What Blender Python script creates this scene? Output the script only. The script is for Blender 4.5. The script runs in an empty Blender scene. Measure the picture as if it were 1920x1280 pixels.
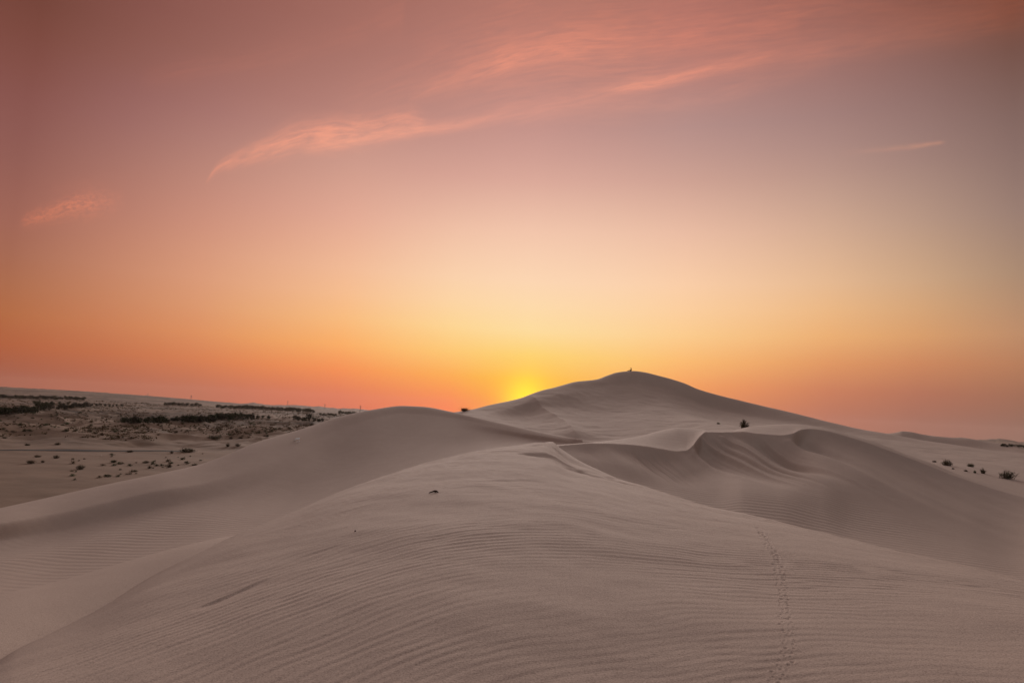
import bpy, bmesh, math, random
import numpy as np
from mathutils import Vector, Matrix

random.seed(7)
RNG = np.random.RandomState(11)
scene = bpy.context.scene
COL = scene.collection
R = math.radians

# ------------------------------------------------------------------ camera
EYE = 12.0                                   # the eye stands 12 m above the desert plain
F = 1280.0                                   # focal length in photo pixels (photo is 1920 x 1280)
PITCH, ROLL = R(6.28), R(2.86)
Fv = Vector((0, math.cos(PITCH), math.sin(PITCH)))
U0 = Vector((0, -math.sin(PITCH), math.cos(PITCH)))
X0 = Vector((1, 0, 0))
Rv = X0 * math.cos(ROLL) + U0 * math.sin(ROLL)
Uv = U0 * math.cos(ROLL) - X0 * math.sin(ROLL)
cam_d = bpy.data.cameras.new('camera')
cam = bpy.data.objects.new('camera', cam_d)
COL.objects.link(cam)
M = Matrix((Rv, Uv, -Fv)).transposed().to_4x4()
M.translation = (0, 0, EYE)
cam.matrix_world = M
cam_d.sensor_width = 36.0
cam_d.lens = 36.0 * F / 1920.0
cam_d.clip_start = 0.1
cam_d.clip_end = 40000.0
scene.camera = cam

scene.view_settings.view_transform = 'Standard'
scene.view_settings.look = 'None'
scene.view_settings.exposure = 0.0
scene.view_settings.gamma = 1.0


def ray(px, py):
    """azimuth (rad, from +Y to +X) and slope (rise over horizontal run) of the sight line through a photo pixel"""
    d = Fv * F + Rv * (px - 960.0) - Uv * (py - 640.0)
    return math.atan2(d.x, d.y), d.z / math.hypot(d.x, d.y)


def to_px(az, el):
    d = Vector((math.sin(az) * math.cos(el), math.cos(az) * math.cos(el), math.sin(el)))
    k = d.dot(Fv)
    return 960 + F * d.dot(Rv) / k, 640 - F * d.dot(Uv) / k


def lin(c):
    c = np.asarray(c, float) / 255.0
    return np.where(c <= 0.04045, c / 12.92, ((c + 0.055) / 1.055) ** 2.4)


# ------------------------------------------------------------------ sky (world)
world = bpy.data.worlds.new('World')
scene.world = world
world.use_nodes = True
wt = world.node_tree
wt.nodes.clear()


class NT:
    """small helper for wiring shader maths"""
    def __init__(self, tree): self.t = tree
    def n(self, typ, **kw):
        nd = self.t.nodes.new(typ)
        for k, v in kw.items(): setattr(nd, k, v)
        return nd
    def put(self, sock, v):
        if isinstance(v, bpy.types.NodeSocket): self.t.links.new(v, sock)
        else: sock.default_value = v
    def m(self, op, a, b=None, c=None, clamp=False):
        nd = self.n('ShaderNodeMath', operation=op, use_clamp=clamp)
        self.put(nd.inputs[0], a)
        if b is not None: self.put(nd.inputs[1], b)
        if c is not None: self.put(nd.inputs[2], c)
        return nd.outputs[0]
    def remap(self, v, a, b, c=0.0, d=1.0, smooth=False):
        nd = self.n('ShaderNodeMapRange', clamp=True)
        if smooth: nd.interpolation_type = 'SMOOTHSTEP'
        for i, x in enumerate((v, a, b, c, d)): self.put(nd.inputs[i], x)
        return nd.outputs[0]
    def mix(self, f, a, b, blend='MIX'):
        nd = self.n('ShaderNodeMix', data_type='RGBA', blend_type=blend, clamp_factor=True)
        self.put(nd.inputs[0], f); self.put(nd.inputs[6], a); self.put(nd.inputs[7], b)
        return nd.outputs[2]
    def ramp(self, f, stops, interp='LINEAR'):
        nd = self.n('ShaderNodeValToRGB')
        cr = nd.color_ramp
        cr.interpolation = interp
        while len(cr.elements) < len(stops): cr.elements.new(0.5)
        for e, (p, c) in zip(cr.elements, stops):
            e.position = p; e.color = (c[0], c[1], c[2], 1)
        self.put(nd.inputs[0], f)
        return nd.outputs[0]
    def noise(self, vec, scale, detail=4, rough=0.55, dist=0.0, dims='3D'):
        nd = self.n('ShaderNodeTexNoise', noise_dimensions=dims)
        if vec is not None: self.put(nd.inputs['Vector'], vec)
        nd.inputs['Scale'].default_value = scale
        nd.inputs['Detail'].default_value = detail
        nd.inputs['Roughness'].default_value = rough
        nd.inputs['Distortion'].default_value = dist
        return nd.outputs[0]
    def xyz(self, x, y, z=0.0):
        nd = self.n('ShaderNodeCombineXYZ')
        for i, v in enumerate((x, y, z)): self.put(nd.inputs[i], v)
        return nd.outputs[0]
    def curve(self, v, pts):
        nd = self.n('ShaderNodeFloatCurve')
        c = nd.mapping.curves[0]
        while len(c.points) < len(pts): c.points.new(0.5, 0.5)
        for p, (x, y) in zip(c.points, pts): p.location = (x, y); p.handle_type = 'AUTO_CLAMPED'
        nd.mapping.update()
        self.put(nd.inputs['Value'], v)
        return nd.outputs[0]


# colours of the evening sky read down seven bearings (photo x: [(photo y, sRGB)])
SKY = {
    20: [(0, (112, 62, 48)), (100, (127, 71, 59)), (200, (137, 81, 72)), (300, (144, 89, 79)), (400, (157, 99, 85)), (480, (166, 105, 80)),
         (550, (177, 106, 65)), (610, (178, 93, 55)), (670, (156, 79, 52)), (730, (155, 84, 68))],
    320: [(0, (140, 85, 75)), (100, (150, 95, 82)), (200, (162, 108, 100)), (300, (180, 124, 109)), (400, (198, 136, 116)), (480, (212, 147, 117)),
          (560, (215, 143, 102)), (610, (216, 131, 83)), (670, (203, 112, 74)), (745, (168, 96, 76))],
    640: [(0, (163, 104, 90)), (100, (172, 114, 100)), (200, (186, 128, 113)), (290, (206, 151, 133)), (400, (228, 169, 147)), (500, (245, 189, 150)),
          (580, (251, 187, 119)), (640, (253, 164, 85)), (700, (245, 130, 80)), (770, (205, 100, 78))],
    840: [(0, (174, 113, 98)), (120, (182, 124, 110)), (240, (196, 142, 128)), (330, (217, 162, 145)), (430, (242, 195, 168)), (520, (253, 213, 173)),
          (600, (255, 215, 142)), (660, (255, 193, 98)), (710, (255, 162, 72)), (775, (255, 112, 78))],
    985: [(0, (178, 116, 100)), (120, (186, 128, 114)), (240, (200, 146, 133)), (330, (220, 166, 149)), (430, (244, 199, 173)), (520, (254, 216, 180)),
          (600, (255, 223, 163)), (660, (255, 211, 100)), (710, (255, 196, 55)), (780, (255, 160, 25))],
    1140: [(0, (176, 114, 98)), (120, (184, 126, 112)), (240, (192, 143, 131)), (330, (214, 163, 147)), (430, (240, 196, 170)), (520, (253, 213, 177)),
           (600, (254, 216, 156)), (660, (254, 204, 114)), (710, (255, 185, 92)), (780, (250, 140, 75))],
    1300: [(0, (172, 110, 97)), (100, (182, 120, 106)), (220, (180, 138, 129)), (330, (205, 158, 142)), (430, (236, 190, 165)), (520, (253, 208, 168)),
           (600, (253, 204, 140)), (660, (253, 185, 110)), (720, (248, 158, 94)), (790, (215, 118, 82))],
    1620: [(0, (148, 93, 79)), (100, (152, 106, 96)), (200, (160, 121, 112)), (300, (176, 138, 125)), (400, (199, 162, 140)), (500, (223, 180, 142)),
           (580, (235, 176, 115)), (640, (226, 151, 96)), (710, (198, 120, 90)), (805, (160, 102, 88))],
    1900: [(0, (118, 68, 53)), (100, (119, 81, 69)), (200, (130, 98, 88)), (300, (141, 111, 101)), (400, (154, 126, 114)), (500, (170, 138, 113)),
           (600, (190, 140, 105)), (680, (180, 120, 86)), (760, (150, 101, 83)), (830, (131, 98, 88))],
}
_cols = sorted(SKY)
_ys = np.arange(-60, 861, 10.0)
_tab = []
for c in _cols:
    p = SKY[c]
    yy = [q[0] for q in p]
    _tab.append(np.stack([np.interp(_ys, yy, [lin(q[1])[k] for q in p]) for k in range(3)], 1))
_tab = np.array(_tab)


def sky_at(px, py):
    px = min(max(px, _cols[0]), _cols[-1])
    py = py - np.interp(abs(px - 985), [0, 300], [16, 30]) * np.interp(py, [330, 590, 640, 730], [0, 1, 1, 0])
    out = []
    for k in range(3):
        colv = [np.interp(py, _ys, _tab[i, :, k]) for i in range(len(_cols))]
        out.append(np.interp(px, _cols, colv))
    return np.array(out) * (1 + np.array([-.05, .01, .09]) * np.interp(py, [250, 420], [1, 0]))


w = NT(wt)
tc = w.n('ShaderNodeTexCoord')
sep = w.n('ShaderNodeSeparateXYZ')
wt.links.new(tc.outputs['Generated'], sep.inputs[0])
sx, sy, sz = sep.outputs
EL = w.m('MULTIPLY', w.m('ARCSINE', sz), 180 / math.pi)
AZ = w.m('MULTIPLY', w.m('ARCTAN2', sx, sy), 180 / math.pi)
ELF = w.remap(EL, -3.0, 36.0)
AZS = [-37, -31, -25, -19.5, -14, -9, -5, -1.5, 1.5, 5, 9, 14, 19.5, 25, 31, 37]
els = np.linspace(-3.0, 36.0, 20)
acc = None
for i, a in enumerate(AZS):
    stops = []
    for e in els:
        cs = np.zeros(3)
        for da, de, wg in ((0, 0, .4), (-2, 0, .15), (2, 0, .15), (0, -1, .15), (0, 1, .15)):
            x, y = to_px(R(a + da), R(max(e + de, -.2)))
            cs += wg * sky_at(x, y)
        stops.append(((e + 3.0) / 39.0, cs))
    col = w.ramp(ELF, stops)
    acc = col if acc is None else w.mix(w.remap(AZ, AZS[i - 1], a), acc, col)
# sky round the sides, behind the camera and overhead: dusky mauve
AABS = w.m('ABSOLUTE', AZ)
DUSK = w.ramp(w.remap(EL, 0, 60), [(0.0, (.095, .088, .098)), (0.3, (.145, .135, .14)), (1.0, (.25, .23, .23))])
acc = w.mix(w.remap(AABS, 39, 120, smooth=True), acc, DUSK)
ZEN = (0.39, 0.355, 0.375, 1)
acc = w.mix(w.remap(EL, 33, 62, smooth=True), acc, ZEN)
# glow where the sun has just gone down behind the dune
saz, st = ray(985, 756)
sdir = Vector((math.sin(saz), math.cos(saz), st)).normalized()
dt = w.n('ShaderNodeVectorMath', operation='DOT_PRODUCT')
wt.links.new(tc.outputs['Generated'], dt.inputs[0]); dt.inputs[1].default_value = sdir
ang = w.m('MULTIPLY', w.m('ARCCOSINE', w.m('MINIMUM', dt.outputs['Value'], 1.0)), 180 / math.pi)
g1 = w.m('POWER', math.e, w.m('MULTIPLY', w.m('POWER', w.m('DIVIDE', ang, 1.8), 2.0), -1.0))
acc = w.mix(1.0, acc, w.mix(g1, (0, 0, 0, 1), (.6, .5, .0, 1)), 'ADD')

# ---- cirrus: strands that follow a line across the sky, drawn out along it
AU = w.remap(AZ, -40.0, 40.0)


def strand(pts, inten, streak=6.0, seed=0.0, rough=0.6, lo=.42, hi=.72, upper=1.0, along=.22, base=.0):
    """pts: (px, py, half width in px, strength)"""
    cc, ww, ii = [], [], []
    for px, py, hw, s in pts:
        a, t = ray(px, py)
        u = (math.degrees(a) + 40) / 80
        cc.append((u, math.degrees(math.atan(t)) / 40)); ww.append((u, hw / 22.3 / 8)); ii.append((u, s))
    c = w.m('MULTIPLY', w.curve(AU, cc), 40.0)
    wd = w.m('MULTIPLY', w.curve(AU, ww), 8.0)
    I = w.curve(AU, ii)
    inside = w.m('MULTIPLY', w.remap(AU, cc[0][0] - .001, cc[0][0] + .004), w.remap(AU, cc[-1][0] - .004, cc[-1][0] + .001, 1, 0))
    dd = w.m('SUBTRACT', EL, c)
    d = w.m('DIVIDE', dd, wd)
    # a sharper upper edge than lower one
    d = w.m('MULTIPLY', d, w.remap(d, -.05, .05, 1.0, upper))
    env = w.m('POWER', math.e, w.m('MULTIPLY', w.m('MULTIPLY', d, d), -1.0))
    v = w.xyz(w.m('MULTIPLY', AZ, along), w.m('ADD', w.m('MULTIPLY', dd, .9), seed), seed)
    n1 = w.noise(v, streak / 2.2, 8, rough, .35)
    n2 = w.noise(w.xyz(w.m('MULTIPLY', AZ, .16), w.m('MULTIPLY', dd, .35), seed + 7.7), 1.1, 3, .5, .3)
    tex = w.m('MULTIPLY', w.remap(n1, lo, hi), w.remap(n2, .3, .62, .35, 1.0))
    tex = w.m('ADD', tex, base)
    return w.m('MULTIPLY', w.m('MULTIPLY', w.m('MULTIPLY', env, I), inside), w.m('MULTIPLY', tex, inten))


STR = [
    # hooked wisp at the left with its frayed body
    strand([(386, 342, 5, .5), (410, 312, 9, .85), (440, 297, 13, 1), (500, 274, 20, 1), (560, 252, 27, 1), (620, 246, 28, .9), (700, 240, 24, .75),
            (770, 228, 22, .9), (800, 232, 16, .3), (900, 222, 14, .0)], 1.15, 7, 1.3, .62, .32, .66, 1.25, .20, .25),
    # long thin strand under it that runs off to the top right corner
    strand([(560, 286, 8, 0), (650, 268, 8, .5), (760, 250, 8, .55), (860, 236, 9, .5), (960, 214, 12, .4), (1060, 193, 12, .35), (1160, 169, 10, .7),
            (1240, 155, 10, 1), (1340, 131, 10, .85), (1450, 108, 16, .55), (1600, 84, 18, .5), (1750, 58, 22, .5), (1915, 24, 26, .5), (1990, 8, 28, .5)], .95, 8, 4.1, .6, .28, .64, .8, .11, .38),
    # upper strand
    strand([(760, 190, 8, 0), (800, 170, 12, .4), (850, 150, 18, .55), (920, 120, 24, .75), (990, 98, 26, 1), (1060, 84, 26, .9), (1150, 76, 26, .55), (1300, 66, 30, .35), (1500, 40, 30, .2)],
           .9, 8, 8.7, .62, .30, .68, 1.0, .12, .22),
    # veil between and above them
    strand([(600, 210, 40, .0), (760, 150, 60, .35), (900, 110, 80, .7), (1050, 80, 95, .9), (1200, 70, 95, .85), (1350, 50, 90, .8), (1500, 30, 75, .75), (1650, 15, 60, .7), (1800, 5, 45, .6), (1915, -10, 40, .6), (1990, -20, 40, .6)],
           .78, 7, 12.9, .62, .34, .72, 1.0, .085, .14),
    # faint streaks at the upper left, and below the long strand
    strand([(260, 150, 14, 0), (360, 132, 18, .6), (480, 112, 22, .6), (620, 70, 26, .4), (760, 30, 30, .4)], .5, 7, 17.2, .6, .34, .7, 1, .11, .15),
    strand([(960, 230, 10, 0), (1060, 205, 14, .5), (1180, 196, 14, .5), (1300, 190, 14, .45), (1420, 160, 14, .4), (1560, 120, 14, .2)], .6, 8, 21.5, .6, .32, .68, 1, .11, .25),
    # small wisp at the right, frayed tuft at the left
    strand([(1570, 288, 5, 0), (1650, 281, 4, .3), (1700, 276, 4, .55), (1745, 270, 3, .8), (1775, 266, 2.5, 0)], .75, 8, 25.3, .6, .25, .6, 1, .24, .4),
    strand([(36, 416, 8, .3), (60, 409, 11, 1), (100, 400, 14, 1), (135, 388, 17, .95), (180, 382, 20, .5), (240, 378, 18, .0)], 1.25, 10, 29.9, .7, .36, .62, 1, .6, .04),
    strand([(90, 360, 10, 0), (140, 350, 10, .5), (200, 345, 14, .2), (250, 340, 10, 0)], .3, 8, 33.9, .65, .3, .68, 1, .4, .1),
]
cl = STR[0]
for s in STR[1:]: cl = w.m('ADD', cl, s)
cl = w.m('MINIMUM', cl, 1.15)
gain = w.n('ShaderNodeVectorMath', operation='MULTIPLY_ADD')
comb = w.xyz(cl, cl, cl)
wt.links.new(comb, gain.inputs[0]); gain.inputs[1].default_value = (.53, .27, .08); gain.inputs[2].default_value = (1, 1, 1)
fin = w.n('ShaderNodeVectorMath', operation='MULTIPLY')
wt.links.new(acc, fin.inputs[0]); wt.links.new(gain.outputs[0], fin.inputs[1])
bg = w.n('ShaderNodeBackground')
wt.links.new(fin.outputs[0], bg.inputs['Color'])
bg.inputs['Strength'].default_value = 1.0
wo = w.n('ShaderNodeOutputWorld')
wt.links.new(bg.outputs[0], wo.inputs['Surface'])

# ------------------------------------------------------------------ afterglow of the sun that has just set: low, wide and soft
sun_d = bpy.data.lights.new('sun', 'SUN')
sun = bpy.data.objects.new('sun', sun_d)
COL.objects.link(sun)
SUN_EL = R(10.5)
sun_d.energy = 2.9
sun_d.angle = R(28)
sun_d.color = (1.0, .875, .805)
sun.rotation_euler = Vector((math.sin(saz) * math.cos(SUN_EL), math.cos(saz) * math.cos(SUN_EL), math.sin(SUN_EL))).to_track_quat('Z', 'Y').to_euler()

# ------------------------------------------------------------------ noise
_perm = RNG.permutation(256).astype(np.int64)
_perm = np.concatenate([_perm, _perm, _perm])
_ang = RNG.rand(256) * 2 * np.pi
_gx, _gy = np.cos(_ang), np.sin(_ang)


def perlin(x, y, seed=0):
    x = np.asarray(x, float); y = np.asarray(y, float)
    xi = np.floor(x).astype(np.int64); yi = np.floor(y).astype(np.int64)
    xf = x - xi; yf = y - yi
    u = xf * xf * xf * (xf * (xf * 6 - 15) + 10); v = yf * yf * yf * (yf * (yf * 6 - 15) + 10)

    def g(ix, iy, fx, fy):
        h = _perm[(_perm[(ix + seed * 37) & 255] + iy) & 255]
        return _gx[h] * fx + _gy[h] * fy
    n00 = g(xi, yi, xf, yf); n10 = g(xi + 1, yi, xf - 1, yf)
    n01 = g(xi, yi + 1, xf, yf - 1); n11 = g(xi + 1, yi + 1, xf - 1, yf - 1)
    return ((n00 * (1 - u) + n10 * u) * (1 - v) + (n01 * (1 - u) + n11 * u) * v) * 1.5


def fbm(x, y, o=4, seed=0, gain=.5):
    s, a = 0, 1.0
    for k in range(o):
        s = s + a * perlin(x * 2 ** k + 13.1 * k, y * 2 ** k - 7.7 * k, seed + k); a *= gain
    return s


def sstep(a, b, x):
    t = np.clip((x - a) / (b - a), 0, 1)
    return t * t * (3 - 2 * t)


# ------------------------------------------------------------------ terrain
fine = np.arange(-42, 42.001, 0.052)
side = np.concatenate([np.arange(42.3, 75, .45), np.arange(76, 181, 3.0)])
AZG = np.radians(np.concatenate([-side[::-1], fine, side]))
rr = [0.0, .25, .5, .8, 1.1, 1.4, 1.7, 2.0, 2.3]
while rr[-1] < 6600:
    r = rr[-1]
    if r < 32: dr = min(max(.0006 * r * r, .006), .10)
    elif r < 70: dr = .14
    elif r < 260: dr = .5
    elif r < 700: dr = .0045 * r - .5
    else: dr = .012 * r
    rr.append(r + dr)
RG = np.array(rr)
NA, NR = len(AZG), len(RG)
RR = RG[:, None]
SX = np.sin(AZG)[None, :] * RR
SY = np.cos(AZG)[None, :] * RR


def pchip1(x, y, xq):
    """monotone cubic through points, held constant outside"""
    x = np.asarray(x, float); y = np.asarray(y, float)
    h = np.diff(x); d = np.diff(y) / h
    m = np.zeros_like(y)
    for i in range(1, len(x) - 1):
        if d[i - 1] * d[i] > 0:
            w1 = 2 * h[i] + h[i - 1]; w2 = h[i] + 2 * h[i - 1]
            m[i] = (w1 + w2) / (w1 / d[i - 1] + w2 / d[i])
    m[0] = d[0]; m[-1] = d[-1]
    q = np.clip(xq, x[0], x[-1])
    k = np.clip(np.searchsorted(x, q) - 1, 0, len(h) - 1)
    t = (q - x[k]) / h[k]
    t2, t3 = t * t, t * t * t
    return (2 * t3 - 3 * t2 + 1) * y[k] + (t3 - 2 * t2 + t) * h[k] * m[k] + (-2 * t3 + 3 * t2) * y[k + 1] + (t3 - t2) * h[k] * m[k + 1]


def line(pts):
    """A line on the ground given by (photo x, photo y or ('z', height under the eye), distance in m): distance and sight slope per azimuth"""
    az, rv, tv = [], [], []
    for px, py, r in pts:
        if isinstance(py, tuple):
            a, _ = ray(px, 733 + .05 * px); t = py[1] / r
        else:
            a, t = ray(px, py)
        az.append(a); rv.append(r); tv.append(t)
    o = np.argsort(az)
    az, rv, tv = np.array(az)[o], np.array(rv)[o], np.array(tv)[o]
    return pchip1(az, rv, AZG), pchip1(az, tv, AZG)


def profile(nodes, k2, smax, toe=.25):
    """dune: the front follows the node lines outwards (slope 0 in sight angle at the crest), the lee rolls over and falls"""
    Rn = np.array([n[0] for n in nodes]); Tn = np.array([n[1] for n in nodes])
    for i in range(1, len(Rn)): Rn[i] = np.maximum(Rn[i], Rn[i - 1] + .3)
    K = len(nodes)
    h = np.diff(Rn, axis=0); d = np.diff(Tn, axis=0) / h
    m = np.zeros_like(Tn)
    for i in range(1, K - 1):
        w1 = 2 * h[i] + h[i - 1]; w2 = h[i] + 2 * h[i - 1]
        ok = d[i - 1] * d[i] > 0
        den = np.where(ok, w1 / np.where(ok, d[i - 1], 1) + w2 / np.where(ok, d[i], 1), 1)
        m[i] = np.where(ok, (w1 + w2) / den, 0)
    m[0] = d[0]; m[-1] = 0
    z = np.full((NR, NA), -99.0)
    for i in range(K - 1):
        t = (RR - Rn[i]) / h[i]
        s = (t >= 0) & (t <= 1)
        t = np.clip(t, 0, 1)
        t2, t3 = t * t, t * t * t
        v = (2 * t3 - 3 * t2 + 1) * Tn[i] + (t3 - 2 * t2 + t) * h[i] * m[i] + (-2 * t3 + 3 * t2) * Tn[i + 1] + (t3 - t2) * h[i] * m[i + 1]
        z = np.where(s, v * RR, z)
    z = np.where(RR < Rn[0], Tn[0] * Rn[0] - toe * (Rn[0] - RR), z)
    return np.where(RR > Rn[-1], lee(Rn[-1], Tn[-1], k2, smax), z)


def lee(rc, t, k2, smax):
    d = RR - rc
    ds = np.maximum((smax + t) / (2 * k2), 0)
    dq = np.minimum(d, ds)
    return t * rc + t * dq - k2 * dq * dq - smax * np.maximum(d - ds, 0)


# ---- the dune the photographer stands on
r1, t1 = line([(-500, 1330, 6.0), (-60, 1266, 6.8), (33, 1217, 7.6), (150, 1160, 8.7), (300, 1073, 10.4), (443, 1003, 12.6), (560, 955, 14.5), (640, 921, 16), (700, 899, 17.3), (760, 879, 18.6),
               (840, 857, 20.5), (900, 845, 22), (960, 836, 23.8), (1018, 829.5, 25.6), (1040, 843, 24.6), (1068, 866, 23.2), (1100, 878, 22.4), (1160, 897, 20.8),
               (1240, 921, 18.8), (1311, 944, 17.2), (1406, 966, 15.6), (1523, 994, 14.1), (1665, 1028, 12.7), (1807, 1060, 11.6), (1920, 1086, 10.9), (2100, 1130, 10), (2600, 1200, 9)])
Z0 = -1.68
behind = sstep(R(60), R(110), np.abs(AZG))
r1 = r1 * (1 - behind) + 12 * behind; t1 = t1 * (1 - behind) - .22 * behind


def asmooth(v, deg):
    a = np.degrees(AZG)
    g = np.arange(-180, 180.01, .5)
    u = np.interp(g, a, v)
    k = np.exp(-.5 * (np.arange(-80, 81) * .5 / deg) ** 2); k /= k.sum()
    return np.interp(a, g, np.convolve(np.concatenate([u[-80:], u, u[:80]]), k, 'same')[80:-80])


kk = (-Z0) / (r1 * r1)
Ze = t1 * RR - kk * (RR - r1) ** 2
r1s, t1s = asmooth(r1, 7), asmooth(t1, 7)
Zn = t1s * RR - (-Z0) / (r1s * r1s) * (RR - r1s) ** 2
wn = sstep(.35, .93, RR / r1)
Z1 = Zn * (1 - wn) + Ze * wn
k2 = .045
Z1 = np.where(RR > r1, lee(r1, t1, k2, .55), Z1)
# soft lower lobe on its left flank
rb, tb = line([(-500, 1235, 11), (-80, 1138, 12), (0, 1114, 12.6), (100, 1091, 13.4), (233, 1053, 14.6), (360, 1019, 15.6), (455, 1000, 16.2), (540, 985, 16.5), (640, 985, 17), (760, 1000, 17)])
tb = np.where(AZG > ray(760, 900)[0], -.6, tb); tb = tb - .5 * behind
Zb = np.where(RR > rb, lee(rb, tb, .04, .42), tb * RR - .034 * (RR - rb) ** 2)
# narrow slip strip behind the crest at the right of the top
rc_, tc_ = line([(1014, 845, 25), (1022, 829, 27.2), (1034, 828, 27.6), (1052, 841, 27), (1090, 865, 25.6), (1130, 884, 24), (1162, 899, 22.6), (1200, 925, 21)])
tc_ = np.where((AZG < ray(1014, 840)[0]) | (AZG > ray(1200, 920)[0]), -.6, tc_)
Zc = np.where(RR > rc_, lee(rc_, tc_, .2, .5), tc_ * RR - .02 * (RR - rc_) ** 2)


def smax_(a, b, k):
    h = np.clip(.5 + .5 * (a - b) / k, 0, 1)
    return b * (1 - h) + a * h + k * h * (1 - h)


Z1 = smax_(Z1, Zb, .12)
Z1 = np.maximum(Z1, Zc)

# ---- rounded dune in the left middle
L2crest = line([(-700, ('z', -12.5), 40), (-300, 1015, 34), (0, 952, 38), (100, 930, 40), (212, 905, 42), (300, 887, 43), (375, 870, 45), (425, 852, 47), (480, 829, 50), (555, 807, 54), (590, 796, 56), (625, 784, 58),
                (700, 767.5, 61), (760, 760.7, 63), (790, 762, 63), (850, 772.5, 60), (880, 779, 57), (915, 787, 53), (990, 804, 45), (1065, 820, 38), (1115, 828, 34), (1180, 850, 31)])
L2top = line([(-300, 1033, 28.5), (0, 981, 32.0), (100, 963, 34.0), (212, 938, 35.6), (300, 918, 36.5), (375, 906, 38.0), (480, 875, 42.0), (555, 843.6, 46.91), (625, 812.4, 52.72), (700, 786, 57.0), (760, 776, 59.5), (850, 785, 57.0), (915, 798, 50.5), (990, 814, 43.0), (1065, 826, 36.8), (1180, 855, 30.5)])
L2band = line([(-300, 1054, 28.5), (0, 1014, 31.5), (100, 999, 32.8), (212, 974, 34.0), (300, 955, 34.8), (375, 941, 35.8), (480, 914, 38.5), (555, 885.9, 42.07), (625, 853.1, 47.07), (700, 826, 50.2), (760, 806, 53.62), (850, 806, 52.5), (915, 812, 48.5), (990, 822, 42.5), (1065, 832, 37.0), (1180, 865, 31.0)])
L2low = line([(-300, 1100, 24.6), (0, 1060, 26.1), (100, 1040, 27.6), (212, 1012, 29.1), (300, 988, 30.6), (375, 968, 32.1), (480, 940, 35.45), (555, 915, 39.03), (625, 892, 41.4), (700, 868, 43.32), (760, 850, 45.19), (850, 835, 46.5), (915, 830, 44.55), (990, 835, 39.45), (1065, 843, 34.8), (1180, 880, 29.8)])
L2val = line([(-300, 1180, 17.0), (0, 1135, 18.5), (212, 1080, 21.0), (375, 1035, 23.0), (480, 1000, 26.73), (625, 945, 31.5), (760, 900, 34.5), (850, 870, 36.5), (990, 850, 33.3), (1065, 855, 31.0), (1180, 900, 27.0)])
Z2 = profile([L2val, L2low, L2band, L2top, L2crest], .012, .42)
Z2 = Z2 - 30 * behind - 20 * sstep(ray(1090, 825)[0], ray(1180, 825)[0], AZG)

# ---- the dune with the slip face at the right: stoss sheet cut by the slip face
C = line([(1040, 834, 34), (1113, 828.5, 36), (1200, 817, 43), (1245, 805.5, 47), (1272, 801.5, 48), (1300, 803, 48.5), (1340, 808, 49), (1372, 808, 50), (1386, 804, 51), (1409, 799, 52), (1434, 797, 53), (1465, 795, 53.5), (1495, 795, 53.5),
          (1541, 801, 53.5), (1594, 815, 53.5), (1647, 831, 53.5), (1700, 852, 53), (1746, 868, 52), (1807, 893, 51), (1860, 909, 50), (1920, 927, 49), (2100, 975, 45), (2600, 1060, 38)])
B = line([(1040, 836, 32), (1113, 830.5, 33), (1165, 832, 34), (1210, 836, 34.5), (1240, 841, 35), (1265, 845, 35.6), (1286, 844, 36.6), (1298, 836, 38), (1311, 819, 41), (1324, 809.5, 42.8), (1345, 810, 43.5), (1372, 809.5, 44.4), (1395, 809, 44.0), (1420, 812.5, 43.6),
          (1460, 815.5, 43.8), (1484, 813, 44.8), (1502, 805.5, 47.0), (1520, 803.5, 48.5), (1541, 806, 48.8), (1594, 819.5, 49), (1700, 856.5, 48.9), (1807, 897.5, 47.4), (1920, 932, 45.4), (2600, 1066, 34.4)])
Win = (B[0] - 8, B[1] - .012)
Zw = profile([Win, B, C], .02, .45, -.06)
Fmid = line([(1040, 860, 29.5), (1113, 862, 29.8), (1165, 872, 29.8), (1240, 884, 30.2), (1300, 884, 33.0), (1345, 866, 37.08), (1395, 866, 37.23), (1460, 872, 38.0), (1541, 872, 37.6), (1594, 884, 36.8), (1700, 922, 36.0), (1807, 965, 34.6), (1920, 1003, 32.8), (2600, 1090, 27.4)])
Flow = line([(1040, 885, 27.0), (1113, 893, 27.0), (1165, 905, 26.8), (1240, 920, 26.8), (1300, 922, 27.8), (1345, 915, 29.33), (1395, 916, 28.5), (1460, 925, 28.6), (1541, 935, 29.8), (1594, 950, 30.2), (1700, 985, 29.2), (1807, 1020, 27.8), (1920, 1050, 26.8), (2600, 1130, 19.8)])
Fval = line([(1040, 905, 23.6), (1113, 915, 22.4), (1165, 925, 21.6), (1240, 950, 21.6), (1311, 975, 22.0), (1406, 1000, 21.49), (1523, 1030, 21.0), (1665, 1065, 19.5), (1807, 1100, 18.0), (1920, 1125, 17.0), (2600, 1230, 13.0)])
Rise = (B[0] + 4, B[1] + .09)
Zs = profile([Fval, Flow, Fmid, B, Rise], .01, .3)


def on_face(px, py):
    az, t = ray(px, py)
    j = np.searchsorted(AZG, az)
    v = np.minimum(Zs, Zw)[:, j] / np.maximum(RG, .1)
    i = int(np.argmax((v >= t) & (RG > Fval[0][j])))
    return np.array([math.sin(az) * RG[i], math.cos(az) * RG[i]])


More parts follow.
